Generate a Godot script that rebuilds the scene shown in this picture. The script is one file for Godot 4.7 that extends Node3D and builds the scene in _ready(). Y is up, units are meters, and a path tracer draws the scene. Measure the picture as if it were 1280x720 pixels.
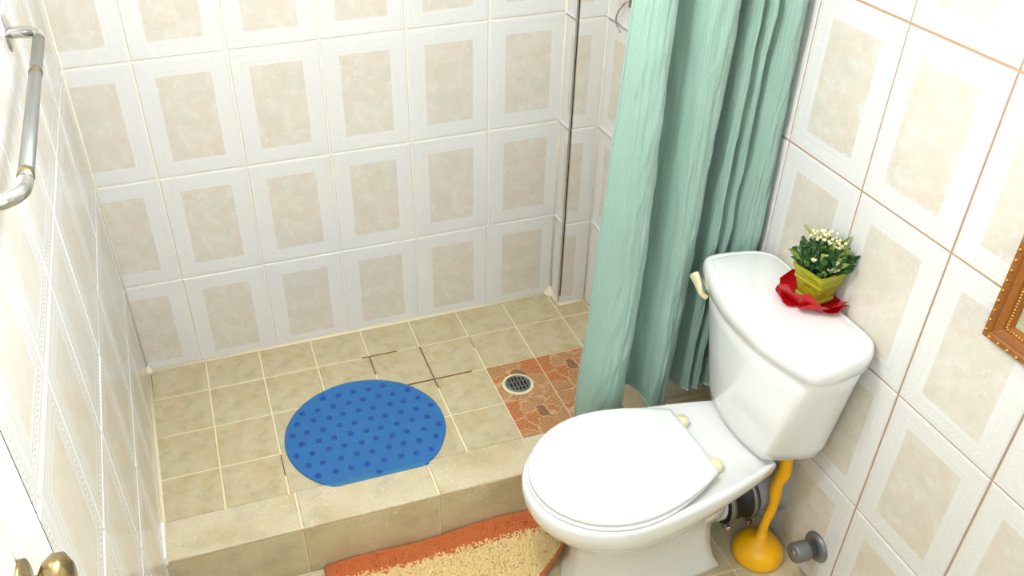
extends Node3D
# Tiled shower corner with a toilet. Lengths are written in units of one wall tile's width (0.25 m).
# Origin: back left corner of the shower floor; x runs right, y up, z towards the doorway.

const U := 0.25
const FL := -0.72          # the main floor lies below the shower floor
const CEIL := 8.9
const ZF := 11.4           # front wall, behind the photographer
const XR := 6.66           # right wall
const GAP := 0.02

var rng := RandomNumberGenerator.new()
var M := {}
var tile_cache := {}

# ------------------------------------------------------------------ helpers
func V(x: float, y: float, z: float) -> Vector3:
	return Vector3(x, y, z) * U

func tag(o: Node, label: String, category := "", group := "", kind := "") -> void:
	if label: o.set_meta("label", label)
	if category: o.set_meta("category", category)
	if group: o.set_meta("group", group)
	if kind: o.set_meta("kind", kind)

func numbered(called: String, parent: Node) -> String:
	if not parent.has_node(NodePath(called)): return called
	var k := 1
	while parent.has_node(NodePath("%s_%03d" % [called, k])): k += 1
	return "%s_%03d" % [called, k]

func node(called: String, at := Vector3.ZERO, parent: Node = self) -> Node3D:
	var o := Node3D.new()
	o.name = numbered(called, parent)
	parent.add_child(o, true)
	o.position = at
	return o

func part(called: String, mesh: Mesh, mat: Material, parent: Node = self, at := Vector3.ZERO) -> MeshInstance3D:
	var o := MeshInstance3D.new()
	o.name = numbered(called, parent)
	o.mesh = mesh
	o.material_override = null
	for s in mesh.get_surface_count(): o.set_surface_override_material(s, mat)
	parent.add_child(o, true)
	o.position = at
	return o

func commit(verts: PackedVector3Array, uvs: PackedVector2Array, idx: PackedInt32Array, smooth := true, closed := true) -> ArrayMesh:
	if closed:
		var vol := 0.0
		for i in range(0, idx.size(), 3): vol += verts[idx[i]].dot(verts[idx[i + 1]].cross(verts[idx[i + 2]]))
		if vol > 0.0:
			for i in range(0, idx.size(), 3):
				var t := idx[i + 1]
				idx[i + 1] = idx[i + 2]
				idx[i + 2] = t
	var st := SurfaceTool.new()
	st.begin(Mesh.PRIMITIVE_TRIANGLES)
	if smooth:
		st.set_smooth_group(0)
		for i in verts.size():
			st.set_uv(uvs[i] if i < uvs.size() else Vector2.ZERO)
			st.add_vertex(verts[i])
		for i in idx: st.add_index(i)
	else:
		st.set_smooth_group(-1)
		for i in idx:
			st.set_uv(uvs[i] if i < uvs.size() else Vector2.ZERO)
			st.add_vertex(verts[i])
	st.generate_normals()
	return st.commit()

# rings of equal length joined into a skin; caps are fans to each end's middle
func loft(rings: Array, cap0 := true, cap1 := true, smooth := true, closed_ring := true) -> ArrayMesh:
	var vs := PackedVector3Array()
	var uv := PackedVector2Array()
	var ix := PackedInt32Array()
	var n: int = rings[0].size()
	for j in rings.size():
		for i in n:
			vs.append(rings[j][i])
			uv.append(Vector2(float(i) / n, float(j) / maxf(1, rings.size() - 1)))
	var m := n if closed_ring else n - 1
	for j in rings.size() - 1:
		for i in m:
			var a := j * n + i
			var b := j * n + (i + 1) % n
			ix.append_array([a, b, a + n, b, b + n, a + n])
	for e in [[cap0, 0], [cap1, rings.size() - 1]]:
		if not e[0]: continue
		var c := Vector3.ZERO
		for p in rings[e[1]]: c += p
		vs.append(c / n)
		uv.append(Vector2(0.5, 0.5))
		for i in m:
			var a: int = e[1] * n + i
			var b: int = e[1] * n + (i + 1) % n
			if e[1] == 0: ix.append_array([b, a, vs.size() - 1])
			else: ix.append_array([a, b, vs.size() - 1])
	return commit(vs, uv, ix, smooth, cap0 and cap1)

# profile of (radius, height) turned about the y axis, then placed
func lathe(profile: Array, seg := 28, xf := Transform3D(), cap := true) -> ArrayMesh:
	var rings := []
	for p in profile:
		var r := PackedVector3Array()
		for i in seg:
			var a := TAU * i / seg
			r.append(xf * (Vector3(cos(a) * p[0], p[1], sin(a) * p[0]) * U))
		rings.append(r)
	return loft(rings, cap, cap)

func along(from: Vector3, to: Vector3) -> Transform3D:   # y axis from one point towards another
	var y := (to - from).normalized()
	var x := y.cross(Vector3(0.31, 0.2, 0.93)).normalized()
	return Transform3D(Basis(x, y, x.cross(y)), from)

func tube(path: Array, radii, seg := 12, cap := true) -> ArrayMesh:   # path in metres, radius in units
	var rings := []
	var side := Vector3.ZERO
	for k in path.size():
		var t: Vector3 = (path[mini(k + 1, path.size() - 1)] - path[maxi(k - 1, 0)]).normalized()
		if side == Vector3.ZERO: side = t.cross(Vector3(0.3, 0.9, 0.1) if absf(t.y) < 0.8 else Vector3(1, 0.1, 0)).normalized()
		side = (side - t * side.dot(t)).normalized()
		var up := t.cross(side)
		var rr: float = (radii[k] if radii is Array else radii) * U
		var r := PackedVector3Array()
		for i in seg:
			var a := TAU * i / seg
			r.append(path[k] + side * cos(a) * rr + up * sin(a) * rr)
		rings.append(r)
	return loft(rings, cap, cap)

func spline(pts: Array, per := 6) -> Array:
	var out := []
	for i in pts.size() - 1:
		for k in per:
			var p0 = pts[maxi(i - 1, 0)]
			var p3 = pts[mini(i + 2, pts.size() - 1)]
			out.append(pts[i].cubic_interpolate(pts[i + 1], p0, p3, float(k) / per))
	out.append(pts[-1])
	return out

# bevelled box between two corners (units)
func box(a: Vector3, b: Vector3, bev := 0.0) -> ArrayMesh:
	var lo := Vector3(minf(a.x, b.x), minf(a.y, b.y), minf(a.z, b.z))
	var hi := Vector3(maxf(a.x, b.x), maxf(a.y, b.y), maxf(a.z, b.z))
	var rings := []
	var steps := [[lo.y, bev], [lo.y + bev, 0.0], [hi.y - bev, 0.0], [hi.y, bev]] if bev > 0 else [[lo.y, 0.0], [hi.y, 0.0]]
	for s in steps:
		var q: float = s[1]
		var r := PackedVector3Array()
		if bev > 0:
			var e := bev
			for p in [[lo.x + e, lo.z + q], [hi.x - e, lo.z + q], [hi.x - q, lo.z + e], [hi.x - q, hi.z - e], [hi.x - e, hi.z - q], [lo.x + e, hi.z - q], [lo.x + q, hi.z - e], [lo.x + q, lo.z + e]]:
				r.append(V(p[0], s[0], p[1]))
		else:
			for p in [[lo.x, lo.z], [hi.x, lo.z], [hi.x, hi.z], [lo.x, hi.z]]: r.append(V(p[0], s[0], p[1]))
		rings.append(r)
	return loft(rings, true, true, false)

# one tile: front face in +z, lower left corner at the origin, cut out of the pattern u0..u1, v0..v1
func tile_mesh(w: float, h: float, uvr: Rect2, t := 0.03, c := 0.009) -> ArrayMesh:
	var key := "%.3f %.3f %s %.3f" % [w, h, uvr, t]
	if tile_cache.has(key): return tile_cache[key]
	var rings := []
	var uv := PackedVector2Array()
	var vs := PackedVector3Array()
	for s in [[0.0, 0.0], [t - c, 0.0], [t, c]]:
		for p in [[s[1], s[1]], [w - s[1], s[1]], [w - s[1], h - s[1]], [s[1], h - s[1]]]:
			vs.append(V(p[0], p[1], s[0]))
			uv.append(Vector2(uvr.position.x + uvr.size.x * p[0] / w, uvr.position.y + uvr.size.y * (1.0 - p[1] / h)))
	var ix := PackedInt32Array()
	for j in 2:
		for i in 4:
			var a := j * 4 + i
			var b := j * 4 + (i + 1) % 4
			ix.append_array([a, b, a + 4, b, b + 4, a + 4])
	ix.append_array([8, 9, 10, 8, 10, 11])
	for i in range(0, ix.size(), 3):       # clockwise fronts
		var q := ix[i + 1]
		ix[i + 1] = ix[i + 2]
		ix[i + 2] = q
	var m := commit(vs, uv, ix, false, false)
	tile_cache[key] = m
	return m

# tiles over a wall: o = lower left corner of the surface, frame = its right, up and outward directions
func tile_field(parent: Node, o: Vector3, frame: Basis, cols: Array, rows: Array, tw: float, th: float, mats: Array, gap := GAP, keep_right := true, keep_top := true, skip := [], called := "tile") -> void:
	for i in cols.size() - 1:
		for j in rows.size() - 1:
			if [i, j] in skip: continue
			var w: float = cols[i + 1] - cols[i]
			var h: float = rows[j + 1] - rows[j]
			if w < 0.03 or h < 0.03: continue
			var us := minf(1.0, w / tw)
			var vs := minf(1.0, h / th)
			var u0 := (1.0 - us) if (i == 0 and keep_right) else 0.0
			var v0 := 0.0 if (j == 0 and keep_top) else 1.0 - vs
			var m := tile_mesh(w - gap, h - gap, Rect2(u0, v0, us, vs))
			var p := part(called, m, mats[rng.randi() % mats.size()], parent)
			var jit := Vector3(rng.randf_range(-1, 1), rng.randf_range(-1, 1), 0) * 0.0022
			p.transform = Transform3D(frame * Basis.from_euler(Vector3(jit.x, jit.y, 0)), (o + frame * Vector3(cols[i] + gap / 2, rows[j] + gap / 2, -0.026 + rng.randf_range(-0.002, 0.002))) * U)

func lines(first: float, step: float, last: float, start: float) -> Array:   # grid lines from start to last
	var a := [start]
	var x := first
	while x < last - 0.02:
		if x > start + 0.02: a.append(x)
		x += step
	a.append(last)
	return a

# ------------------------------------------------------------------ materials
func mat(c: Color, rough := 0.5, metal := 0.0) -> StandardMaterial3D:
	var m := StandardMaterial3D.new()
	m.albedo_color = c
	m.roughness = rough
	m.metallic = metal
	return m

func noise(s: int, f: float, oct := 4) -> FastNoiseLite:
	var n := FastNoiseLite.new()
	n.seed = s
	n.noise_type = FastNoiseLite.TYPE_SIMPLEX_SMOOTH
	n.frequency = f
	n.fractal_octaves = oct
	return n

func wall_tile_image(s: int, pale: float) -> ImageTexture:
	var w := 192
	var h := 264
	var im := Image.create(w, h, false, Image.FORMAT_RGB8)
	var a := noise(s, 0.016, 4)
	var b := noise(s + 50, 0.05, 3)
	var d := noise(s + 90, 0.012, 3)
	var border := Color(0.88, 0.872, 0.853)
	for y in h:
		for x in w:
			var u := float(x) / w
			var v := float(y) / h
			var c := border
			if u > 0.2 and u < 0.8 and v > 0.135 and v < 0.865:
				var n := a.get_noise_2d(x, y) * 0.8 + b.get_noise_2d(x, y) * 0.35
				c = Color(0.815, 0.765, 0.68).lerp(Color(0.86, 0.838, 0.785), clampf(0.5 + n * 0.9, 0, 1))
				var p := d.get_noise_2d(x + 400, y)
				c = c.lerp(Color(0.83, 0.77, 0.70), clampf(p * 1.6, 0, 0.6))
				c = c.lerp(Color(0.795, 0.775, 0.70), clampf(-p * 1.6, 0, 0.6))
				var vein := absf(d.get_noise_2d(x * 1.7, y * 1.7 + 900))
				if vein < 0.03: c = c.lerp(Color(0.92, 0.9, 0.87), 0.6 * (1.0 - vein / 0.03))
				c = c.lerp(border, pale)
			else:
				c = c.darkened(0.012 * absf(b.get_noise_2d(x, y)))
			im.set_pixel(x, y, c)
	im.generate_mipmaps()
	return ImageTexture.create_from_image(im)

func wall_tile_relief() -> ImageTexture:
	var w := 192
	var h := 264
	var im := Image.create(w, h, false, Image.FORMAT_L8)
	for y in h:
		for x in w:
			var dx := minf(x, w - 1 - x)
			var dy := minf(y, h - 1 - y)
			var e := minf(dx, dy)
			var v := 0.5
			for r in [8.0, 26.0]: v += 0.35 * clampf(1.0 - absf(e - r) / 1.8, 0, 1)
			if e > 12 and e < 22:
				var t := (y if dx < dy else x)
				v += 0.28 * sin(t * 0.62 + (e - 17.0) * 0.5) * clampf(1.0 - absf(e - 17.0) / 5.0, 0, 1)
			im.set_pixel(x, y, Color(v, v, v))
	im.bump_map_to_normal_map(2.0)
	return ImageTexture.create_from_image(im)

func stone_image(s: int, tone: Color) -> ImageTexture:
	var n := 224
	var im := Image.create(n, n, false, Image.FORMAT_RGB8)
	var a := noise(s, 0.012, 4)
	var b := noise(s + 7, 0.11, 3)
	var d := noise(s + 13, 0.014, 3)
	var e := noise(s + 31, 0.006, 2)
	for y in n:
		for x in n:
			var c := tone.lightened(0.1 * a.get_noise_2d(x, y)) if a.get_noise_2d(x, y) > 0 else tone.darkened(-0.14 * a.get_noise_2d(x, y))
			c = c.darkened(clampf(0.07 * b.get_noise_2d(x, y), 0, 1))
			c = c.lerp(Color(0.74, 0.62, 0.42), clampf(0.6 * e.get_noise_2d(x, y), 0, 0.3))
			var v := absf(d.get_noise_2d(x, y * 1.4))
			if v < 0.022 and e.get_noise_2d(x + 60, y) > 0.0: c = c.lerp(Color(0.95, 0.91, 0.8), 0.6 * (1.0 - v / 0.022))
			im.set_pixel(x, y, c)
	im.generate_mipmaps()
	return ImageTexture.create_from_image(im)

func crazy_image(s: int) -> ImageTexture:      # the flagstone print on the tiles round the drain
	var n := 256
	var r := RandomNumberGenerator.new()
	r.seed = s
	var im := Image.create(n, n, false, Image.FORMAT_RGB8)
	var pts := []
	var tones := [Color(0.74, 0.47, 0.26), Color(0.72, 0.52, 0.33), Color(0.74, 0.55, 0.37), Color(0.74, 0.56, 0.38), Color(0.55, 0.38, 0.24), Color(0.74, 0.45, 0.24), Color(0.73, 0.53, 0.35)]
	for k in 14: pts.append([Vector2(r.randf(), r.randf()) * n, tones[r.randi() % tones.size()], r.randf_range(0.75, 1.35)])
	var a := noise(s, 0.03, 3)
	var b := noise(s + 5, 0.09, 3)
	for y in n:
		for x in n:
			var q := Vector2(x + 13 * a.get_noise_2d(x, y), y + 13 * a.get_noise_2d(x + 300, y))
			var d1 := 1e9
			var d2 := 1e9
			var c := Color.WHITE
			for p in pts:
				var d: float = q.distance_to(p[0]) * p[2]
				if d < d1:
					d2 = d1
					d1 = d
					c = p[1]
				elif d < d2: d2 = d
			var t := b.get_noise_2d(x, y)
			c = c.darkened(clampf(t * 0.35, 0, 0.25)).lightened(clampf(-t * 0.25, 0, 0.2))
			if d2 - d1 < 5.0: c = Color(0.79, 0.64, 0.47)
			im.set_pixel(x, y, c)
	im.generate_mipmaps()
	return ImageTexture.create_from_image(im)

func curtain_images() -> Array:
	var n := 64
	var im := Image.create(n, n, false, Image.FORMAT_RGB8)
	var hm := Image.create(n, n, false, Image.FORMAT_L8)
	for y in n:
		for x in n:
			var cx := x % 16
			var cy := (y + (8 if (x / 16) % 2 == 1 else 0)) % 16
			var dot := clampf(1.0 - Vector2(cx - 8, (cy - 8) * 0.7).length() / 4.0, 0, 1)
			var weave := 0.5 + 0.5 * sin(y * PI / 2.0) * 0.25
			im.set_pixel(x, y, Color(0.54, 0.655, 0.595).lerp(Color(0.78, 0.86, 0.81), dot * 0.55))
			var v := 0.4 + 0.5 * dot + 0.05 * weave
			hm.set_pixel(x, y, Color(v, v, v))
	hm.bump_map_to_normal_map(1.5)
	im.generate_mipmaps()
	return [ImageTexture.create_from_image(im), ImageTexture.create_from_image(hm)]

func grain_normal(s: int, f: float, strength: float, n := 256) -> ImageTexture:
	var im := Image.create(n, n, false, Image.FORMAT_L8)
	var a := noise(s, f, 4)
	for y in n:
		for x in n:
			var v := 0.5 + 0.5 * a.get_noise_2d(x, y)
			im.set_pixel(x, y, Color(v, v, v))
	im.bump_map_to_normal_map(strength)
	return ImageTexture.create_from_image(im)

func make_materials() -> void:
	var relief := wall_tile_relief()
	for set_ in [["wall_tiles", 0.2, 4], ["glare_tiles", 0.4, 3], ["right_tiles", 0.18, 4]]:  # left wall set: same tile, glare put into the colour by fading the print
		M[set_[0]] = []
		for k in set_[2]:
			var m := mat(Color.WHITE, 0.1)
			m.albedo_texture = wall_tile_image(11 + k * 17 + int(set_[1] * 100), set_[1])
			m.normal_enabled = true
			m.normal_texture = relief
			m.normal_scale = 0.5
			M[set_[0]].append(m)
	M.stone = []
	for k in 5:
		var m := mat(Color.WHITE, 0.34)
		m.albedo_texture = stone_image(5 + k * 11, Color(0.79, 0.735, 0.59))
		M.stone.append(m)
	M.curb_stone = []
	for k in 3:
		var m := mat(Color.WHITE, 0.34)
		m.albedo_texture = stone_image(205 + k * 11, Color(0.83, 0.78, 0.65))
		M.curb_stone.append(m)
	M.crazy = []
	for k in 2:
		var m := mat(Color.WHITE, 0.3)
		m.albedo_texture = crazy_image(33 + k * 8)
		M.crazy.append(m)
	M.grout = mat(Color(0.93, 0.9, 0.82), 0.8)
	M.grout_floor = mat(Color(0.93, 0.87, 0.72), 0.85)
	M.grout_brown = mat(Color(0.74, 0.6, 0.46), 0.85)
	M.stain = mat(Color(0.47, 0.31, 0.15), 0.9)
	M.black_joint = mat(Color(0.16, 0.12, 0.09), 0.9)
	M.white_filler = mat(Color(0.95, 0.94, 0.92), 0.6)
	M.caulk = mat(Color(0.92, 0.87, 0.74), 0.6)
	M.paint = mat(Color(0.93, 0.92, 0.86), 0.4)
	M.ceiling = mat(Color(0.93, 0.93, 0.92), 0.9)
	M.porcelain = mat(Color(0.93, 0.925, 0.91), 0.12)
	M.porcelain.clearcoat_enabled = true
	M.porcelain.clearcoat = 0.6
	M.porcelain.clearcoat_roughness = 0.05
	M.seat = mat(Color(0.94, 0.94, 0.93), 0.22)
	M.ivory = mat(Color(0.93, 0.89, 0.72), 0.3)
	M.chrome = mat(Color(0.78, 0.78, 0.77), 0.18, 1.0)
	M.satin = mat(Color(0.54, 0.54, 0.52), 0.42, 0.75)
	M.steel = mat(Color(0.55, 0.55, 0.54), 0.35, 1.0)
	M.brass = mat(Color(0.62, 0.54, 0.38), 0.22, 1.0)
	M.grey_metal = mat(Color(0.5, 0.5, 0.5), 0.45, 0.6)
	M.rubber = mat(Color(0.05, 0.05, 0.055), 0.45)
	M.pipe = mat(Color(0.66, 0.66, 0.65), 0.5)
	M.plunger = mat(Color(1.0, 0.73, 0.04), 0.32)
	M.dark = mat(Color(0.03, 0.03, 0.03), 0.8)
	M.dark_bronze = mat(Color(0.16, 0.13, 0.09), 0.4, 0.7)
	M.mat_blue = mat(Color(0.33, 0.68, 0.96, 0.3), 0.2)
	M.mat_blue.refraction_enabled = true
	M.mat_blue.refraction_scale = 0.035
	M.cup_blue = mat(Color(0.02, 0.26, 0.82, 0.38), 0.3)
	M.cup_blue.transparency = BaseMaterial3D.TRANSPARENCY_ALPHA
	var ct := curtain_images()
	M.curtain = mat(Color.WHITE, 0.34)
	M.curtain.albedo_texture = ct[0]
	M.curtain.normal_enabled = true
	M.curtain.normal_texture = ct[1]
	M.curtain.normal_scale = 0.5
	M.curtain.uv1_scale = Vector3(6.5, 6.5, 6.5)
	M.curtain.rim_enabled = true
	M.curtain.rim = 0.5
	M.curtain.backlight_enabled = true
	M.curtain.backlight = Color(0.1, 0.16, 0.13)
	M.orange = mat(Color(0.78, 0.43, 0.23), 1.0)
	M.cream = mat(Color(0.9, 0.79, 0.56), 1.0)
	M.binding = mat(Color(0.72, 0.42, 0.24), 0.9)
	M.pot = mat(Color(0.62, 0.62, 0.12), 0.4)
	M.pot.normal_enabled = true
	M.pot.normal_texture = grain_normal(3, 0.06, 3.0)
	M.soil = mat(Color(0.12, 0.1, 0.05), 1.0)
	M.leaf = mat(Color(0.2, 0.35, 0.16), 0.5)
	M.leaf_light = mat(Color(0.58, 0.66, 0.33), 0.5)
	M.flower = mat(Color(0.9, 0.86, 0.68), 0.7)
	M.petal = mat(Color(0.72, 0.02, 0.045), 0.4)
	M.petal.backlight_enabled = true
	M.petal.backlight = Color(0.6, 0.02, 0.03)
	M.frame_wood = mat(Color(0.55, 0.33, 0.12), 0.35)
	M.gold = mat(Color(0.85, 0.62, 0.25), 0.3, 0.9)
	M.mirror = mat(Color(0.9, 0.92, 0.92), 0.03, 1.0)
	M.lamp = mat(Color(1, 0.97, 0.9), 0.5)
	M.lamp.emission_enabled = true
	M.lamp.emission = Color(1, 0.96, 0.88)
	M.lamp.emission_energy_multiplier = 2.0

# ------------------------------------------------------------------ outlines of the toilet (units, in its own x z plane)
func bowl_ring(y: float, xf: float, xw: float, hz: float, xb: float, hb: float, grow := 0.0) -> PackedVector3Array:
	var pts := []
	var n := 18
	for i in range(0, n + 1):                        # front half ellipse
		var a := -PI / 2 + PI * i / n
		pts.append(Vector2(xw - (xw - xf + grow) * cos(a), (hz + grow) * sin(a)))
	for i in range(1, 9):
		var t := i / 8.0
		pts.append(Vector2(lerpf(xw, xb + grow, t), hb + (hz - hb) * (1.0 - pow(t, 1.8)) + grow))
	for i in range(1, 6): pts.append(Vector2(xb + grow + 0.02 * sin(PI * i / 6.0), lerpf(hb + grow, -hb - grow, i / 6.0)))
	for i in range(8, 0, -1):
		var t := i / 8.0
		pts.append(Vector2(lerpf(xw, xb + grow, t), -(hb + (hz - hb) * (1.0 - pow(t, 1.8)) + grow)))
	var r := PackedVector3Array()
	for p in pts: r.append(V(p.x, y, 4.13 + p.y + (6.3 - p.x) * 0.045))
	return r

func tank_ring(y: float, xc: float, xs: float, hf: float, hb: float, xb: float, inset := 0.0, round_ := 3) -> PackedVector3Array:
	var pts := []
	for i in range(-4, 5):
		var t := i / 4.0
		pts.append(Vector2(xc + (xs - xc) * t * t, hf * t))
	pts.append(Vector2(xb, hb))
	pts.append(Vector2(xb, hb * 0.33))
	pts.append(Vector2(xb, -hb * 0.33))
	pts.append(Vector2(xb, -hb))
	for k in round_:
		var q := []
		for i in pts.size():
			var a: Vector2 = pts[i]
			var b: Vector2 = pts[(i + 1) % pts.size()]
			q.append(a.lerp(b, 0.22))
			q.append(a.lerp(b, 0.78))
		pts = q
	var r := PackedVector3Array()
	var n := pts.size()
	for i in n:
		var d: Vector2 = (pts[(i + 1) % n] - pts[(i - 1 + n) % n]).normalized()
		var o := Vector2(d.y, -d.x) * inset
		var p: Vector2 = pts[i] + o
		r.append(V(p.x, y, 4.13 + p.y))
	return r

# ------------------------------------------------------------------ the scene
func _ready() -> void:
	rng.seed = 7
	# camera: solved from the tile grid; the lens is shifted as the photograph was cropped
	var cam := Camera3D.new()
	cam.name = "camera"
	cam.projection = Camera3D.PROJECTION_FRUSTUM
	cam.near = 0.05
	cam.far = 50.0
	cam.size = 0.05 * 720.0 / 1103.4
	cam.frustum_offset = Vector2(67.01, 30.62) * 0.05 / 1103.4
	var rv := Vector3(-0.6245, -0.2934, -0.1091)
	cam.transform = Transform3D(Basis(rv.normalized(), rv.length()), V(1.2778, 7.3669, 9.6805))
	add_child(cam)
	cam.current = true
	var we := WorldEnvironment.new()
	we.name = "environment"
	var env := Environment.new()
	env.tonemap_mode = Environment.TONE_MAPPER_LINEAR
	env.tonemap_exposure = 0.92
	env.background_mode = Environment.BG_SKY
	var sky := Sky.new()
	var sm := ProceduralSkyMaterial.new()
	sm.sky_top_color = Color(0.55, 0.7, 0.95)
	sm.sky_horizon_color = Color(0.85, 0.9, 0.97)
	sm.ground_bottom_color = Color(0.5, 0.5, 0.48)
	sm.ground_horizon_color = Color(0.75, 0.77, 0.78)
	sm.energy_multiplier = 1.5
	sky.sky_material = sm
	env.sky = sky
	env.sdfgi_enabled = true
	env.ssao_enabled = true
	env.ssil_enabled = true
	we.environment = env
	add_child(we)
	var lamp_light := OmniLight3D.new()
	lamp_light.name = "ceiling_lamp_light"
	lamp_light.light_energy = 1.38
	lamp_light.light_size = 0.09
	lamp_light.omni_range = 12.0
	lamp_light.omni_attenuation = 2.0
	lamp_light.light_color = Color(0.955, 0.975, 1.0)
	lamp_light.shadow_enabled = true
	lamp_light.position = V(2.15, CEIL - 1.3, 5.2)
	add_child(lamp_light)
	var window_light := AreaLight3D.new()
	window_light.name = "window_daylight"
	window_light.area_size = Vector2(1.0, 0.9)
	window_light.light_energy = 1.2
	window_light.light_color = Color(0.9, 0.95, 1.0)
	window_light.shadow_enabled = true
	window_light.transform = Transform3D(Basis(), V(3.1, 6.2, ZF - 0.05))
	add_child(window_light)
	window_light.set("area_range", 12.0)
	window_light.set("area_attenuation", 2.0)

	make_materials()
	build_room()
	build_shower_floor()
	build_toilet()
	build_curtain()
	build_mat()
	build_rug()
	build_pipework()
	build_plunger()
	build_plant()
	build_mirror()
	build_towel_bar()
	build_door()

const BASIS_BACK := Basis(Vector3(1, 0, 0), Vector3(0, 1, 0), Vector3(0, 0, 1))
const BASIS_RIGHT := Basis(Vector3(0, 0, 1), Vector3(0, 1, 0), Vector3(-1, 0, 0))     # columns run towards the camera (seen mirrored: handled by left handed frame below)
const BASIS_LEFT := Basis(Vector3(0, 0, -1), Vector3(0, 1, 0), Vector3(1, 0, 0))
const BASIS_UP := Basis(Vector3(1, 0, 0), Vector3(0, 0, -1), Vector3(0, 1, 0))

func wall(called: String, label: String, a: Vector3, b: Vector3, m: Material) -> MeshInstance3D:
	var o := part(called, box(a, b), m)
	tag(o, label, "wall", "", "structure")
	return o

func build_room() -> void:
	var TH := 1.3726
	var rows := [0.0]
	for k in range(2, -4, -1): rows.append(4.0523 - TH * k)
	rows.append(CEIL)
	rows = lines(1.3071, TH, CEIL, 0.0)
	# back wall of the shower
	var wb := wall("wall_back", "cream tiled back wall of the shower with beige marbled centres", Vector3(-1, -1.2, -0.8), Vector3(7.6, CEIL + 0.3, -0.014), M.grout)
	tile_field(wb, Vector3.ZERO, BASIS_BACK, lines(0.6871, 1.0, 5.655, 0.0), rows, 1.0, TH, M.wall_tiles, 0.022)
	# boxed-in pipe corner
	var wc := wall("wall_corner", "narrow tiled box column in the right back corner of the shower", Vector3(5.672, -0.4, -0.02), Vector3(6.9, CEIL, 0.306), M.grout)
	tile_field(wc, Vector3(5.655, 0, 0.31), BASIS_LEFT, [0.0, 0.31], rows, 1.0, TH, M.wall_tiles, 0.02)
	tile_field(wc, Vector3(5.675, 0, 0.32), BASIS_BACK, [0.0, 0.375], rows, 1.0, TH, M.wall_tiles, 0.02)
	# the shower's right wall
	var ws := wall("wall_shower", "tiled right wall of the shower beside the green curtain", Vector3(6.064, -0.4, 0.2), Vector3(7.0, CEIL, 2.606), M.grout)
	tile_field(ws, Vector3(6.05, 0, 2.62), BASIS_LEFT, [0.0, 0.30, 1.30, 2.30], rows, 1.0, TH, M.wall_tiles, 0.02)
	# right wall behind the toilet: larger tiles, brown joints
	var s := 1.0677
	var rh := TH * s
	var r0 := 5.0912
	var wr := wall("wall_right", "pale tiled right wall with brown grout lines behind the toilet", Vector3(XR + 0.014, -1.2, 2.60), Vector3(XR + 0.8, CEIL + 0.3, ZF + 0.4), M.grout_brown)
	var rr := lines(r0 - 3 * rh, rh, CEIL, FL)
	var zc := lines(3.137, s, ZF, 2.62)
	var rev := []
	for k in zc.size(): rev.append(ZF - zc[zc.size() - 1 - k])
	tile_field(wr, Vector3(XR, 0, ZF), Basis(Vector3(0, 0, -1), Vector3(0, 1, 0), Vector3(-1, 0, 0)) * Basis.from_scale(Vector3(1, 1, 1)), rev, rr, s, rh, M.right_tiles, 0.02)
	# left wall, a touch out of square
	var yaw := Basis(Vector3.UP, 0.025)
	var wl := wall("wall_left", "glossy tiled left wall along the shower, its print faded to imitate glare", Vector3(-0.8, -1.2, -0.6), Vector3(-0.014, CEIL + 0.3, ZF + 0.5), M.grout)
	wl.transform = Transform3D(yaw, Vector3.ZERO)
	var zl := lines(0.15, 1.0, ZF, 0.0)
	var revl := []
	for k in zl.size(): revl.append(ZF - zl[zl.size() - 1 - k])
	tile_field(wl, Vector3(0, 0, ZF), BASIS_LEFT, revl, lines(1.3071 - TH * 2, TH, CEIL, FL), 1.0, TH, M.glare_tiles, 0.022)
	# front wall with a window, behind the photographer
	var wf := wall("wall_front", "plain painted wall beneath the window behind the viewer", Vector3(-1, -1.2, ZF), Vector3(7.5, 4.4, ZF + 0.6), M.paint)
	part("lintel", box(Vector3(-1, 8.0, ZF), Vector3(7.5, CEIL + 0.3, ZF + 0.6)), M.paint, wf)
	part("pier", box(Vector3(-1, 4.4, ZF), Vector3(1.1, 8.0, ZF + 0.6)), M.paint, wf)
	part("pier", box(Vector3(5.1, 4.4, ZF), Vector3(7.5, 8.0, ZF + 0.6)), M.paint, wf)
	var ce := part("ceiling", box(Vector3(-1, CEIL, -0.8), Vector3(7.6, CEIL + 0.4, ZF + 0.6)), M.ceiling)
	tag(ce, "plain white painted ceiling above the bathroom", "ceiling", "", "structure")
	# main floor
	var f := part("floor", box(Vector3(-1, -1.3, 3.0), Vector3(7.6, FL - 0.014, ZF + 0.6)), M.grout_floor)
	tag(f, "beige stone tiled bathroom floor under the toilet and rug", "floor", "", "structure")
	tile_field(f, Vector3(0.0, FL, ZF), BASIS_UP, lines(0.42, 0.6923, XR, 0.05), lines(0.5, 0.6923, ZF - 3.24, 0.02), 0.6923, 0.6923, M.stone, 0.02)
	# ceiling lamp
	var lamp := node("ceiling_lamp", V(2.15, CEIL, 5.2))
	tag(lamp, "round white globe lamp under the ceiling near the left wall", "lamp")
	part("base", lathe([[0.35, 0.0], [0.35, -0.08], [0.22, -0.16], [0.05, -0.2], [0.05, -0.78], [0.2, -0.84], [0.22, -0.9]], 28), M.paint, lamp)
	part("globe", lathe([[0.2, -0.88], [0.32, -0.97], [0.42, -1.13], [0.45, -1.3], [0.42, -1.47], [0.3, -1.65], [0.15, -1.73], [0.001, -1.75]], 28), M.lamp, lamp)

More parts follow.
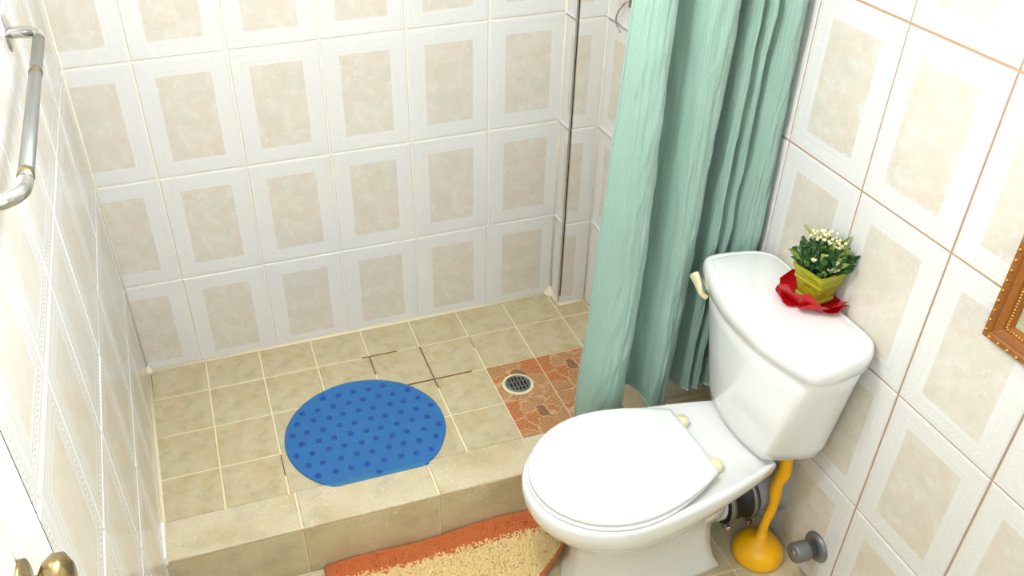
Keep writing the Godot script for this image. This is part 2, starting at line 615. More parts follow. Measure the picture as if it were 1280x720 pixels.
func strip(parent: Node, called: String, a: Vector3, b: Vector3, w: float, m: Material, lift := 0.004) -> void:   # a thin bead laid on the floor between two points
	var d := (b - a).normalized() * w / 2
	var s := Vector3(-d.z, 0, d.x)
	var rings := []
	for p in [a, b]:
		var r := PackedVector3Array()
		for q in [s * 1.0 + Vector3(0, -0.02, 0), s * 0.6 + Vector3(0, lift, 0), s * -0.6 + Vector3(0, lift, 0), s * -1.0 + Vector3(0, -0.02, 0)]: r.append((p + q) * U)
		rings.append(r)
	part(called, loft(rings, true, true, false), m, parent)

func build_shower_floor() -> void:
	var f := part("floor", box(Vector3(-0.5, -1.2, -0.4), Vector3(7.2, -0.012, 2.71)), M.grout_floor)
	tag(f, "raised shower floor of square beige stone tiles", "floor", "", "structure")
	var B := 0.6923
	var xs := lines(0.7438, B, 6.05, 0.04)
	var zs := [0.0, 0.616, 1.3275, 2.039, 2.70]
	for i in xs.size() - 1:
		for j in 4:
			var x0: float = xs[i]
			var x1: float = xs[i + 1]
			var z0: float = zs[j]
			var z1: float = zs[j + 1]
			var red: bool = j >= 2 and x0 > 4.1 and x1 < 5.7
			if j == 0 and x0 > 5.5: z0 = 0.33
			var w := x1 - x0
			var h := z1 - z0
			var g := 0.024 if not red else 0.014
			var us := minf(1, w / B)
			var vs := minf(1, h / 0.7115)
			var m: Material = M.crazy[(i + j) % 2] if red else M.stone[rng.randi() % 5]
			var p := part("tile", tile_mesh(w - g, h - g, Rect2(0, 0, us, vs), 0.03, 0.008), m, f)
			p.transform = Transform3D(BASIS_UP, V(x0 + g / 2, -0.028 + rng.randf_range(-0.001, 0.002), z1 - g / 2))
	var p2 := part("tile", tile_mesh(0.08, 0.3, Rect2(0, 0, 0.1, 0.4)), M.stone[1], f)
	p2.transform = Transform3D(BASIS_UP, V(5.60, -0.028, 0.31))
	# stained joints
	for q in [[2.72, 0.616, 3.2, 0.616], [2.8206, 0.63, 2.8206, 1.0], [3.5129, 0.63, 3.5129, 1.32], [3.0, 1.3275, 4.02, 1.3275], [3.5129, 1.34, 3.5129, 1.5], [4.2052, 0.62, 4.2052, 0.86], [1.4361, 2.06, 1.4361, 2.4]]:
		strip(f, "stained_joint", Vector3(q[0], 0.0, q[1]), Vector3(q[2], 0.0, q[3]), 0.015, M.stain if q[0] < 4.1 else M.grout_brown, 0.001)
	# sealant where floor and walls meet
	var c := node("trim_1")
	tag(c, "cream sealant bead where the shower floor meets the walls", "sealant", "", "structure")
	for q in [[Vector3(0.02, 0, 0.015), Vector3(5.66, 0, 0.015)], [Vector3(0.02, 0, 0.02), Vector3(0.085, 0, 2.7)], [Vector3(5.655, 0, 0.02), Vector3(5.675, 0, 0.33)], [Vector3(5.67, 0, 0.335), Vector3(6.05, 0, 0.335)], [Vector3(6.04, 0, 0.33), Vector3(6.04, 0, 2.85)]]:
		part("bead", tube([q[0] * U, (q[0] + q[1]) * 0.5 * U, q[1] * U], 0.026, 6), M.caulk, c)
	for q in [Vector2(0.008, 0.008), Vector2(5.65, 0.01), Vector2(6.045, 0.325)]:
		part("bead", tube([V(q.x, 0, q.y), V(q.x, 4, q.y), V(q.x, CEIL, q.y)], 0.018, 6), M.grout, c)
	part("bead", lathe([[0.001, -0.02], [0.1, -0.01], [0.08, 0.03], [0.03, 0.1], [0.001, 0.13]], 10, Transform3D(Basis(), V(5.64, 0, 0.02))), M.caulk, c)
	part("bead", lathe([[0.001, -0.02], [0.07, -0.01], [0.05, 0.03], [0.02, 0.07], [0.001, 0.1]], 10, Transform3D(Basis(), V(0.02, 0, 0.02))), M.caulk, c)
	part("open_joint", box(Vector3(5.665, 0.15, 0.308), Vector3(5.674, CEIL, 0.323)), M.black_joint, c)
	# curb
	var k := part("trim_2", box(Vector3(-0.4, -1.2, 2.69), Vector3(6.9, -0.006, 3.222)), M.grout_floor)
	tag(k, "beige stone tiled curb along the front of the shower", "curb", "", "structure")
	var joints := [0.05, 1.495, 3.01, 4.52, 6.03, 6.65]
	for i in joints.size() - 1:
		var w: float = joints[i + 1] - joints[i]
		var t := part("tile", tile_mesh(w - 0.028, 0.535, Rect2(0, 0, 1, 0.42), 0.04, 0.012), M.curb_stone[i % 3], k)
		t.transform = Transform3D(BASIS_UP, V(joints[i] + 0.014, -0.024, 3.235))
		var t2 := part("tile", tile_mesh(w - 0.012, 0.70, Rect2(0.02, 0.45, 0.96, 0.5), 0.03, 0.008), M.stone[(i + 2) % 5], k)
		t2.transform = Transform3D(BASIS_BACK, V(joints[i] + 0.006, -0.733, 3.205))
	part("joint", box(Vector3(0.04, -0.034, 3.2), Vector3(6.65, -0.022, 3.234)), M.grout_brown, k)
	var pf := part("trim_3", box(Vector3(0.02, -0.02, 2.76), Vector3(0.11, 0.1, 3.26), 0.008), M.white_filler)
	tag(pf, "small white patch of filler at the left end of the curb", "filler", "", "structure")
	# drain
	var d := node("floor_drain", V(4.49, 0.0, 1.77))
	tag(d, "round metal floor drain grate set in the brown tiles", "drain")
	part("collar", lathe([[0.2, -0.01], [0.2, 0.008], [0.19, 0.014], [0.165, 0.014], [0.16, 0.004], [0.16, -0.01]], 32), M.caulk, d)
	part("sump", lathe([[0.001, 0.008], [0.16, 0.008], [0.16, 0.001], [0.001, 0.001]], 32), M.dark, d)
	part("rim", lathe([[0.16, 0.0], [0.162, 0.02], [0.15, 0.026], [0.138, 0.024], [0.138, 0.0]], 32, Transform3D(), false), M.satin, d)
	for i in 6:
		var x := -0.115 + 0.046 * i
		var h := sqrt(maxf(0.0, 0.142 * 0.142 - x * x))
		part("bar", box(Vector3(x - 0.010, 0.01, -h), Vector3(x + 0.010, 0.024, h), 0.002), M.satin, d)
	for z in [-0.05, 0.05]:
		var h := sqrt(0.142 * 0.142 - z * z)
		part("bar", box(Vector3(-h, 0.006, z - 0.007), Vector3(h, 0.019, z + 0.007), 0.002), M.satin, d)

func build_toilet() -> void:
	var t := node("toilet")
	tag(t, "white close-coupled toilet with its lid closed", "toilet")
	var b := [[0.83, 3.70, 4.55, 0.69, 6.1, 0.46], [0.862, 3.66, 4.55, 0.735, 6.13, 0.49], [0.85, 3.625, 4.55, 0.77, 6.15, 0.51], [0.80, 3.61, 4.55, 0.785, 6.15, 0.515], [0.70, 3.615, 4.55, 0.78, 6.13, 0.5], [0.60, 3.65, 4.56, 0.76, 6.08, 0.47], [0.47, 3.73, 4.6, 0.70, 5.98, 0.42], [0.30, 3.89, 4.68, 0.60, 5.85, 0.38],
		[0.12, 4.06, 4.8, 0.48, 5.7, 0.34], [-0.1, 4.16, 4.85, 0.42, 5.66, 0.33], [-0.4, 4.18, 4.85, 0.41, 5.70, 0.35], [-0.58, 4.14, 4.85, 0.44, 5.75, 0.39], [-0.66, 4.10, 4.85, 0.475, 5.8, 0.43], [-0.72, 4.09, 4.85, 0.485, 5.82, 0.44]]
	var rings := []
	for q in b: rings.append(bowl_ring(q[0], q[1], q[2], q[3], q[4], q[5]))
	part("bowl", loft(rings), M.porcelain, t)
	# trap bulge and outlet
	part("trapway", tube(spline([V(4.75, -0.55, 4.2), V(5.0, -0.15, 4.19), V(5.3, 0.12, 4.18), V(5.6, 0.08, 4.17), V(5.82, -0.08, 4.16), V(5.93, -0.1, 4.16)], 5), [0.3, 0.33, 0.36, 0.38, 0.39, 0.4, 0.41, 0.42, 0.42, 0.42, 0.41, 0.40, 0.39, 0.38, 0.37, 0.36, 0.34, 0.32, 0.3, 0.28, 0.26, 0.25, 0.245, 0.24, 0.24, 0.24], 20), M.porcelain, t)
	# seat and lid
	rings = []
	for q in [[0.858, -0.015], [0.868, 0.01], [0.888, 0.012], [0.9, -0.005]]: rings.append(bowl_ring(q[0], 3.67, 4.55, 0.755, 5.42, 0.47, q[1]))
	part("seat", loft(rings), M.seat, t)
	rings = []
	for q in [[0.905, -0.02], [0.915, 0.0], [0.955, 0.0], [0.972, -0.018], [0.982, -0.06], [0.99, -0.25], [0.995, -0.4]]: rings.append(bowl_ring(q[0], 3.675, 4.55, 0.75, 5.47, 0.485, q[1]))
	part("lid", loft(rings), M.seat, t)
	for z in [3.83, 4.5]:
		var h := part("hinge", lathe([[0.001, 0.0], [0.075, 0.0], [0.08, 0.02], [0.075, 0.07], [0.05, 0.095], [0.001, 0.1]], 18, Transform3D(Basis(), V(5.53, 0.85, z))), M.ivory, t)
		h.set_meta("label", "cream plastic hinge cap")
	# tank
	rings = []
	for q in [[0.94, 6.0, 6.08, 0.42, 0.56, 6.5], [0.92, 5.95, 6.02, 0.49, 0.64, 6.58], [0.95, 5.91, 5.99, 0.53, 0.68, 6.61], [1.1, 5.87, 5.98, 0.58, 0.715, 6.63], [1.6, 5.83, 5.97, 0.73, 0.77, 6.64], [2.0, 5.79, 5.97, 0.85, 0.82, 6.64], [2.34, 5.765, 5.97, 0.94, 0.86, 6.64]]: rings.append(tank_ring(q[0], q[1], q[2], q[3], q[4], q[5]))
	part("tank", loft(rings), M.porcelain, t)
	rings = []
	for q in [[2.30, 0.06], [2.285, 0.02], [2.30, 0.0], [2.43, 0.0], [2.47, 0.015], [2.488, 0.035], [2.499, 0.075]]: rings.append(tank_ring(q[0], 5.69, 5.93, 1.02, 0.89, 6.65, q[1]))
	for q in [[0.985, 2.494], [0.968, 2.489], [0.95, 2.503], [0.93, 2.507], [0.5, 2.509]]:
		var r := PackedVector3Array()
		for p in rings[6]: r.append(Vector3(lerpf(6.2 * U, p.x, q[0]), q[1] * U, lerpf(4.13 * U, p.z, q[0])))
		rings.append(r)
	part("tank_lid", loft(rings), M.porcelain, t)
	# flush lever
	var lv := spline([V(5.93, 2.06, 3.31), V(5.87, 2.12, 3.29), V(5.84, 2.22, 3.25), V(5.82, 2.30, 3.17)], 5)
	var rings2 := []
	for i in lv.size():
		var k := float(i) / (lv.size() - 1)
		var w := lerpf(0.045, 0.085, smoothstep(0.3, 1.0, k)) * (1.0 if i > 0 and i < lv.size() - 1 else 0.55)
		var tt: Vector3 = (lv[mini(i + 1, lv.size() - 1)] - lv[maxi(i - 1, 0)]).normalized()
		var s := tt.cross(Vector3(-1, 0, 0)).normalized()
		var n := s.cross(tt)
		var r := PackedVector3Array()
		for j in 14: r.append(lv[i] + (s * cos(TAU * j / 14) * w + n * sin(TAU * j / 14) * 0.032) * U)
		rings2.append(r)
	var le := part("flush_lever", loft(rings2), M.ivory, t)
	le.set_meta("label", "cream plastic flush lever")

func build_curtain() -> void:
	var c := node("shower_curtain")
	tag(c, "mint green dotted shower curtain drawn aside behind the toilet", "curtain")
	var top := [[4.93, 2.96], [5.02, 3.10], [5.15, 3.18], [5.25, 3.12], [5.275, 2.86], [5.38, 2.74], [5.46, 2.86], [5.58, 3.12], [5.78, 3.18], [5.88, 3.08], [5.89, 2.78], [6.02, 2.72], [6.04, 3.0], [6.12, 3.09], [6.15, 2.8], [6.21, 3.02], [6.27, 3.08], [6.29, 2.76], [6.35, 2.98], [6.44, 3.15], [6.54, 3.13], [6.62, 3.0]]
	var mid := [[4.81, 2.96], [4.94, 3.10], [5.12, 3.18], [5.28, 3.10], [5.32, 2.82], [5.45, 2.72], [5.52, 2.86], [5.64, 3.10], [5.80, 3.09], [5.92, 2.96], [5.93, 2.74], [6.07, 2.71], [6.09, 2.92], [6.16, 3.0], [6.18, 2.78], [6.25, 2.98], [6.29, 3.0], [6.31, 2.76], [6.38, 2.98], [6.46, 3.08], [6.56, 3.13], [6.63, 3.06]]
	var low := [[4.72, 2.94], [4.82, 3.12], [5.02, 3.2], [5.20, 3.12], [5.30, 2.88], [5.42, 2.76], [5.50, 2.92], [5.60, 3.12], [5.76, 3.1], [5.86, 2.96], [5.90, 2.76], [6.04, 2.72], [6.08, 2.92], [6.14, 3.0], [6.17, 2.8], [6.22, 2.98], [6.27, 3.0], [6.30, 2.78], [6.37, 2.96], [6.43, 3.04], [6.51, 3.04], [6.58, 2.96]]
	var tops := []
	var mids := []
	var lows := []
	for k in top.size():
		tops.append(Vector2(top[k][0], top[k][1]))
		mids.append(Vector2(mid[k][0], mid[k][1]))
		lows.append(Vector2(low[k][0], low[k][1]))
	tops = spline(tops, 12)
	mids = spline(mids, 12)
	lows = spline(lows, 12)
	var n := tops.size()
	var nz := noise(91, 0.5, 3)
	var ny := 110
	var vs := PackedVector3Array()
	var uv := PackedVector2Array()
	var ix := PackedInt32Array()
	var hem := []
	for j in ny + 1:
		var run := 0.0
		for i in n:
			var f := float(i) / (n - 1)
			var bottom := 0.36 + 0.24 * exp(-pow((f - 0.27) / 0.06, 2)) + 0.12 * smoothstep(0.3, 0.6, f)
			var y := lerpf(7.4, bottom, float(j) / ny)
			var p: Vector2
			if y > 2.6: p = mids[i].lerp(tops[i], clampf((y - 2.6) / 2.6, 0, 1))
			else: p = lows[i].lerp(mids[i], smoothstep(0.0, 1.0, clampf((y - 0.3) / 2.3, 0, 1)))
			var e := smoothstep(0, 0.04, f)
			p.y += 0.024 * nz.get_noise_2d(i * 0.18, y * 3.0) * e + 0.013 * nz.get_noise_2d(i * 0.62 + 40, y * 0.9) * e
			p.y += 0.011 * nz.get_noise_2d(i * 0.4 + 7, y * 5.0) * e
			p.x += 0.014 * nz.get_noise_2d(i * 0.15 + 99, y * 1.4)
			if i > 0: run += mids[i].distance_to(mids[i - 1])
			vs.append(V(p.x, y, p.y))
			uv.append(Vector2(run, y) / 0.6)
			if j == ny: hem.append(V(p.x, y, p.y))
	for j in ny:
		for i in n - 1:
			var a := j * n + i
			ix.append_array([a, a + n, a + 1, a + 1, a + n, a + n + 1])
	part("cloth", commit(vs, uv, ix, true, false), M.curtain, c)
	part("hem", tube(hem, 0.012, 6), M.curtain, c)
	var side := []
	for j in ny + 1: side.append(vs[j * n])
	part("hem", tube(side, 0.012, 6), M.curtain, c)

func build_mat() -> void:
	var o := node("shower_mat", V(2.46, 0, 2.0))
	tag(o, "round translucent blue bath mat with suction cups on the shower floor", "bath mat")
	var clip := 0.775
	var ring := func(r: float, y: float) -> PackedVector3Array:
		var out := PackedVector3Array()
		for i in 72:
			var a := TAU * i / 72.0
			out.append(V(cos(a) * r * 0.985, y, minf(sin(a) * r * 0.955, clip - (0.97 - r) * 0.7)))
		return out
	part("sheet", loft([ring.call(0.96, 0.006), ring.call(0.975, 0.010), ring.call(0.975, 0.018), ring.call(0.96, 0.024), ring.call(0.945, 0.022)]), M.mat_blue, o)
	var cup := lathe([[0.001, 0.0], [0.034, 0.0], [0.034, 0.006], [0.02, 0.012], [0.001, 0.013]], 12)
	for i in range(-6, 7):
		for j in range(-5, 6):
			var x := i * 0.19 + (0.095 if j % 2 != 0 else 0.0) + rng.randf_range(-0.012, 0.012)
			var z := j * 0.18 + rng.randf_range(-0.012, 0.012)
			if (x * x / 0.97 + z * z / 0.91) > 0.83 or z > clip - 0.06: continue
			part("suction_cup", cup, M.cup_blue, o, V(x, 0.024, z))

func rug_right(z: float) -> float:
	return lerpf(4.3, 3.72, smoothstep(3.72, 4.35, z)) - 0.1 * smoothstep(3.5, 3.3, z)

func rug_y(x: float, z: float) -> float:
	return FL + 0.05 + 0.07 * exp(-pow((x - 3.8) / 0.5, 2)) * smoothstep(3.8, 3.3, z) + 0.015 * sin(x * 5.0 + z * 3.0)

func build_rug() -> void:
	var o := node("bath_rug", V(0, 0, 0))
	tag(o, "cream terry bath rug with an orange border beside the curb", "rug")
	var xl := 1.68
	for zone in [["orange_band", 3.27, 3.53, M.orange], ["cream_field", 3.53, 5.6, M.cream]]:
		var nx := 60
		var nz := 5 if zone[0] == "orange_band" else 34
		var vs := PackedVector3Array()
		var uv := PackedVector2Array()
		var ix := PackedInt32Array()
		for j in nz + 1:
			var z := lerpf(zone[1], zone[2], float(j) / nz)
			for i in nx + 1:
				var x := lerpf(xl, rug_right(z), float(i) / nx)
				vs.append(V(x, rug_y(x, z), z))
				uv.append(Vector2(x, z))
		for j in nz:
			for i in nx:
				var a := j * (nx + 1) + i
				ix.append_array([a, a + 1, a + nx + 1, a + 1, a + nx + 2, a + nx + 1])
		part(zone[0], commit(vs, uv, ix, true, false), zone[3], o)
	var bind := []
	for i in 13: bind.append(Vector3(lerpf(xl, rug_right(3.27), i / 12.0), 0, 3.27))
	for i in range(1, 40):
		var z := lerpf(3.27, 5.6, i / 39.0)
		bind.append(Vector3(rug_right(z), 0, z))
	for k in bind.size(): bind[k] = V(bind[k].x, rug_y(bind[k].x, bind[k].z) - 0.005, bind[k].z)
	part("binding", tube(bind, 0.035, 8), M.binding, o)
	var lb := []
	for i in 20:
		var z := lerpf(3.27, 5.6, i / 19.0)
		lb.append(V(xl, rug_y(xl, z) - 0.005, z))
	part("binding", tube(lb, 0.035, 8), M.binding, o)
	# terry pile
	for zone in [["orange_pile", 3.28, 3.56, M.orange, 5200], ["cream_pile", 3.5, 4.6, M.cream, 15000]]:
		var mm := MultiMesh.new()
		mm.transform_format = MultiMesh.TRANSFORM_3D
		var tuft := lathe([[0.011, 0.0], [0.014, 0.02], [0.009, 0.036], [0.001, 0.042]], 5)
		tuft.surface_set_material(0, zone[3])
		mm.mesh = tuft
		mm.instance_count = zone[4]
		for k in int(zone[4]):
			var z := rng.randf_range(zone[1], zone[2])
			if zone[0] == "orange_pile" and z > 3.52 and rng.randf() < 0.5: z -= 0.05
			var x := rng.randf_range(xl + 0.03, rug_right(z) - 0.03)
			mm.set_instance_transform(k, Transform3D(Basis.from_euler(Vector3(rng.randf_range(-0.6, 0.6), rng.randf() * TAU, rng.randf_range(-0.6, 0.6))) * Basis.from_scale(Vector3.ONE * rng.randf_range(0.7, 1.25)), V(x, rug_y(x, z) - 0.004, z)))
		var mi := MultiMeshInstance3D.new()
		mi.name = zone[0]
		mi.multimesh = mm
		mi.material_override = zone[3]
		mi.set_meta("kind", "stuff")
		o.add_child(mi, true)

func build_pipework() -> void:
	var o := node("waste_pipe")
	tag(o, "grey waste pipe with a black rubber coupling behind the toilet", "pipe")
	var a := V(5.9, -0.1, 4.16)
	var xf := along(a, V(6.9, -0.1, 4.16))
	part("coupling", lathe([[0.25, 0.04], [0.275, 0.05], [0.28, 0.1], [0.262, 0.13], [0.262, 0.28], [0.285, 0.31], [0.285, 0.4], [0.26, 0.41]], 32, xf), M.rubber, o)
	for h in [0.075, 0.355]:
		var cl := part("clamp", lathe([[0.283, h - 0.03], [0.298, h - 0.028], [0.298, h + 0.028], [0.283, h + 0.03]], 32, xf, false), M.satin, o)
		part("screw", box(Vector3(-0.03, -0.03, -0.05), Vector3(0.03, 0.03, 0.05), 0.008), M.chrome, cl, xf * V(0.0, h, 0.0) + V(0, -0.25, 0.2))
	part("pipe", lathe([[0.255, 0.38], [0.255, 0.74], [0.30, 0.745], [0.30, 0.76]], 32, xf), M.pipe, o)
	# capped water outlet on the wall
	var w := node("capped_outlet", V(XR, -0.21, 5.0))
	tag(w, "grey capped metal pipe stub with a round flange low on the wall", "pipe stub")
	var x2 := Transform3D(Basis(Vector3(0, 0, 1), Vector3(-1, 0, 0), Vector3(0, -1, 0)), Vector3.ZERO)
	part("flange", lathe([[0.17, 0.0], [0.17, 0.015], [0.155, 0.04], [0.12, 0.055], [0.1, 0.05], [0.001, 0.05]], 32, x2), M.grey_metal, w)
	part("stub", lathe([[0.085, 0.03], [0.085, 0.12], [0.105, 0.13], [0.11, 0.15], [0.11, 0.28], [0.1, 0.3], [0.001, 0.3]], 24, x2), M.grey_metal, w)
	part("cap", lathe([[0.045, 0.29], [0.045, 0.31], [0.035, 0.316], [0.02, 0.31], [0.001, 0.31]], 18, x2), M.steel, w)
	# wire hook on the shower wall
	var hk := node("wire_hook", V(6.03, 4.0, 0.75))
	tag(hk, "thin chrome wire hook on the shower wall left of the curtain", "hook")
	part("wire", tube(spline([V(0.02, 0.42, 0.12), V(-0.05, 0.36, 0.08), V(-0.07, 0.24, -0.02), V(-0.06, 0.12, -0.08), V(-0.04, 0.04, -0.06), V(-0.03, 0.0, -0.02)], 5), 0.013, 8), M.chrome, hk)
	part("plate", box(Vector3(0.0, 0.3, 0.05), Vector3(0.03, 0.6, 0.4), 0.01), M.satin, hk)

func build_plunger() -> void:
	var o := node("plunger", V(6.31, FL, 4.56))
	tag(o, "yellow rubber plunger with a wavy handle standing under the tank", "plunger")
	part("cup", lathe([[0.001, 0.03], [0.25, 0.0], [0.275, 0.02], [0.28, 0.06], [0.265, 0.13], [0.225, 0.2], [0.15, 0.255], [0.085, 0.28], [0.065, 0.31], [0.062, 0.37], [0.001, 0.37]], 36), M.plunger, o)
	var pts := [V(0, 0.3, 0), V(0.03, 0.5, -0.03), V(0.10, 0.72, -0.06), V(0.13, 0.95, -0.12), V(0.19, 1.15, -0.13), V(0.2, 1.4, -0.18), V(0.24, 1.62, -0.2)]
	var path := spline(pts, 6)
	var rad := []
	for k in path.size(): rad.append(0.05 + 0.022 * smoothstep(8, 24, k) + 0.005 * sin(k * 0.9))
	part("handle", tube(path, rad, 14), M.plunger, o)

func build_plant() -> void:
	var top := 2.515
	var f := node("petal_doily", V(6.44, top, 4.2))
	tag(f, "red flower-shaped petal mat under the small potted plant", "petals")
	for k in 6:
		var a := TAU * k / 6.0 + 0.35
		var rings := []
		for j in 7:
			var t := j / 6.0
			var w := 0.03 + 0.2 * sin(PI * minf(t * 0.62 + 0.08, 0.95))
			if j == 6: w *= 0.55
			var r := PackedVector3Array()
			for i in 9:
				var s := (i - 4) / 4.0
				r.append(Basis(Vector3.UP, a) * V(0.04 + t * 0.29 - 0.05 * s * s * t, 0.008 + 0.2 * pow(maxf(0.0, t - 0.42) / 0.58, 1.3) * (0.6 + 0.5 * sin(k * 2.1 + 1.0)) + 0.03 * s * s * t + 0.006 * sin(s * 9.0 + k) * t, s * w))
			rings.append(r)
		var m := loft(rings, false, false, true, false)
		part("petal", m, M.petal, f)
	var o := node("potted_plant", V(6.455, top + 0.045, 4.21))
	tag(o, "small artificial plant in a square lime green pot on the tank", "plant")
	o.rotation.y = deg_to_rad(10)
	var sq := func(h: float, y: float) -> PackedVector3Array:
		var r := PackedVector3Array()
		var c := 0.02
		for p in [[-h + c, -h], [h - c, -h], [h, -h + c], [h, h - c], [h - c, h], [-h + c, h], [-h, h - c], [-h, -h + c]]: r.append(V(p[0], y, p[1]))
		return r
	part("pot", loft([sq.call(0.12, 0.0), sq.call(0.13, 0.0), sq.call(0.13, 0.03), sq.call(0.118, 0.04), sq.call(0.15, 0.19), sq.call(0.162, 0.2), sq.call(0.162, 0.215), sq.call(0.156, 0.22), sq.call(0.17, 0.29), sq.call(0.185, 0.3), sq.call(0.185, 0.335), sq.call(0.165, 0.335), sq.call(0.16, 0.27)], true, true, false), M.pot, o)
	part("soil", loft([sq.call(0.158, 0.26), sq.call(0.158, 0.29)], true, true, false), M.soil, o)
	for set_ in [["foliage", 190, M.leaf, 0.30, 0.036, 0.9], ["pale_foliage", 46, M.leaf_light, 0.38, 0.026, 0.8]]:
		var vs := PackedVector3Array()
		var ix := PackedInt32Array()
		for k in int(set_[1]):
			var base := Vector3(rng.randf_range(-0.13, 0.13), 0.28 + rng.randf_range(0, 0.14), rng.randf_range(-0.13, 0.13))
			var dir := Vector3(base.x * 3.6 + rng.randf_range(-0.6, 0.6), set_[5], base.z * 3.6 + rng.randf_range(-0.6, 0.6)).normalized()
			if base.x + dir.x * 0.3 > 0.17: dir.x *= 0.2
			var ln: float = set_[3] * rng.randf_range(0.35, 0.75)
			var sd := dir.cross(Vector3(rng.randf_range(-1, 1), 0.3, rng.randf_range(-1, 1))).normalized()
			var nn := sd.cross(dir)
			var w: float = set_[4]
			var q := vs.size()
			for p in [[0.0, 0.3, 0], [0.35, 1.0, 0.012], [0.7, 0.8, 0.0], [1.0, 0.05, -0.03]]:
				vs.append((base + dir * ln * p[0] + sd * w * p[1] + nn * 0.012) * U)
				vs.append((base + dir * ln * p[0] + nn * p[2]) * U)
				vs.append((base + dir * ln * p[0] - sd * w * p[1] + nn * 0.012) * U)
			for j in 3:
				for i in 2:
					var a := q + j * 3 + i
					ix.append_array([a, a + 3, a + 1, a + 1, a + 3, a + 4])
		var fo := part(set_[0], commit(vs, PackedVector2Array(), ix, false, false), set_[2], o)
		fo.set_meta("kind", "stuff")
	var heads := [Vector3(0.06, 0.6, -0.08), Vector3(0.09, 0.57, 0.03), Vector3(0.0, 0.6, -0.1), Vector3(-0.12, 0.47, 0.02), Vector3(-0.02, 0.42, 0.15)]
	for h in heads:
		var st := SurfaceTool.new()
		st.begin(Mesh.PRIMITIVE_TRIANGLES)
		var sp := SphereMesh.new()
		sp.radius = 0.016 * U
		sp.height = 0.032 * U
		sp.radial_segments = 8
		sp.rings = 4
		for k in (20 if h.y > 0.5 else 9):
			st.append_from(sp, 0, Transform3D(Basis(), (h + Vector3(rng.randf_range(-1, 1), rng.randf_range(-0.6, 0.8), rng.randf_range(-1, 1)) * 0.065) * U))
		part("flower_head", st.commit(), M.flower, o)

func build_mirror() -> void:
	var o := node("mirror", V(XR, 3.27, 5.84))
	tag(o, "mirror in an ornate brown and gold frame at the right edge", "mirror")
	var W := 2.3
	var H := 3.1
	var prof := [[0.0, 0.0], [0.0, 0.08], [0.015, 0.105], [0.055, 0.105], [0.07, 0.088], [0.085, 0.1], [0.13, 0.085], [0.142, 0.07], [0.152, 0.08], [0.168, 0.08], [0.185, 0.05], [0.185, 0.0]]
	var corners := [Vector2(0, 0), Vector2(W, 0), Vector2(W, H), Vector2(0, H)]
	var inward := [Vector2(1, 1), Vector2(-1, 1), Vector2(-1, -1), Vector2(1, -1)]
	for k in 4:
		var rings := []
		for e in [k, (k + 1) % 4]:
			var r := PackedVector3Array()
			for p in prof:
				var q: Vector2 = corners[e] + inward[e] * p[0]
				r.append(V(-p[1], q.y, q.x))
			rings.append(r)
		part("frame", loft(rings, true, true, false), M.frame_wood, o)
		var st := SurfaceTool.new()
		st.begin(Mesh.PRIMITIVE_TRIANGLES)
		var sp := SphereMesh.new()
		sp.radius = U * 0.019
		sp.height = U * 0.034
		sp.radial_segments = 8
		sp.rings = 4
		var s2 := SphereMesh.new()
		s2.radius = U * 0.011
		s2.height = U * 0.022
		s2.radial_segments = 6
		s2.rings = 3
		for row in [[0.034, 0.085, 0.104, sp], [0.16, 0.026, 0.079, s2]]:
			var a: Vector2 = corners[k] + inward[k] * row[0]
			var b: Vector2 = corners[(k + 1) % 4] + inward[(k + 1) % 4] * row[0]
			var n := int(a.distance_to(b) / row[1])
			for i in n:
				var q := a.lerp(b, (i + 0.5) / n)
				var tilt := Basis(Vector3.RIGHT, 0.7 if k % 2 == 0 else 2.2) * Basis.from_scale(Vector3(0.7, 1.3, 0.75) if row[3] == sp else Vector3.ONE)
				st.append_from(row[3], 0, Transform3D(tilt, V(-row[2], q.y, q.x)))
		var bd := part("gold_beading", st.commit(), M.gold, o)
		bd.set_meta("kind", "stuff")
	part("glass", box(Vector3(-0.045, 0.17, 0.17), Vector3(-0.03, H - 0.17, W - 0.17)), M.mirror, o)
	part("backing", box(Vector3(-0.03, 0.1, 0.1), Vector3(-0.004, H - 0.1, W - 0.1)), M.frame_wood, o)

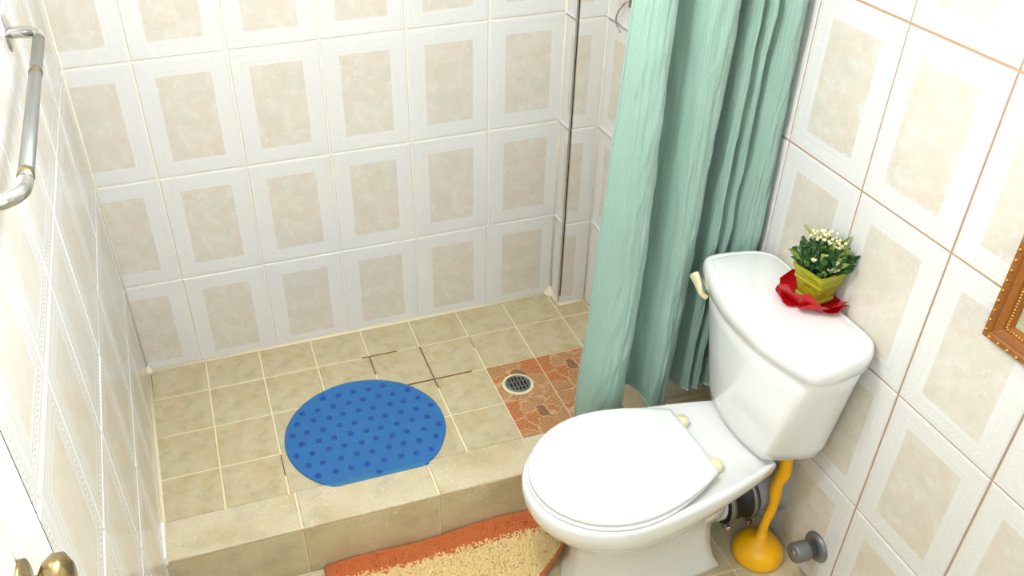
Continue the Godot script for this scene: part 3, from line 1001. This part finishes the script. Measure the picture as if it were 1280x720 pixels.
func build_towel_bar() -> void:
	var o := node("towel_bar")
	tag(o, "worn chrome towel bar on the left wall", "towel bar")
	var A := Vector3(0.29, 5.28, 2.69)
	var B := Vector3(0.375, 5.28, 5.36)
	var d := (B - A).normalized()
	part("rail", tube([A * U + d * 0.16 * U, (A + B) * 0.5 * U, B * U - d * 0.16 * U], 0.04, 16), M.satin, o)
	for e in [[A, d, 0.067], [B, -d, 0.134]]:
		var wallx: float = e[2]
		var pts := [e[0] + e[1] * 0.2, e[0] + e[1] * 0.1 + Vector3(-0.008, 0, 0), e[0] + e[1] * 0.03 + Vector3(-0.05, 0, 0), e[0] + Vector3(-0.12, 0, 0) - e[1] * 0.01, Vector3(wallx, e[0].y, e[0].z) - e[1] * 0.015]
		for k in pts.size(): pts[k] = pts[k] * U
		part("bracket", tube(spline(pts, 5), 0.041, 16), M.chrome, o)
		part("flange", lathe([[0.13, 0.0], [0.13, 0.02], [0.1, 0.035], [0.06, 0.04]], 24, Transform3D(Basis(Vector3(0, 0, 1), Vector3(1, 0, 0), Vector3(0, 1, 0)), V(wallx - 0.01, e[0].y, e[0].z - e[1].z * 0.015))), M.chrome, o)
	for k in [0.33, 0.9]:
		part("collar", tube([(A.lerp(B, k) - d * 0.03) * U, A.lerp(B, k) * U, (A.lerp(B, k) + d * 0.03) * U], 0.044, 16), M.brass, o)

func build_door() -> void:
	var o := node("door_1", V(0.0, FL + 0.04, 6.74))
	tag(o, "cream painted door standing open against the left wall", "door", "", "structure")
	part("leaf", box(Vector3(0.19, 0, 0.012), Vector3(0.27, 8.2, 3.4), 0.012), M.paint, o)
	part("stile", box(Vector3(0.26, 0, 0.012), Vector3(0.31, 8.2, 0.38), 0.01), M.paint, o)
	part("panel", box(Vector3(0.26, 0.1, 0.4), Vector3(0.305, 8.1, 3.0), 0.01), M.paint, o)
	part("gap_shade", box(Vector3(0.19, 0, 0.005), Vector3(0.308, 8.2, 0.013)), M.black_joint, o)  # dark strip drawn in for the shade of the gap between door and wall
	part("screw", lathe([[0.03, 0.0], [0.03, 0.008], [0.001, 0.014]], 12, Transform3D(Basis(Vector3(0, 0, 1), Vector3(1, 0, 0), Vector3(0, 1, 0)), V(0.30, 5.15, 0.4))), M.dark_bronze, o)
	var kx := Transform3D(Basis(Vector3(0, 0, 1), Vector3(1, 0, 0), Vector3(0, 1, 0)), V(0.3, 5.24, 0.45))
	part("knob", lathe([[0.12, 0.0], [0.12, 0.02], [0.05, 0.03], [0.045, 0.06], [0.09, 0.085], [0.115, 0.12], [0.11, 0.16], [0.07, 0.185], [0.001, 0.19]], 28, kx), M.brass, o)
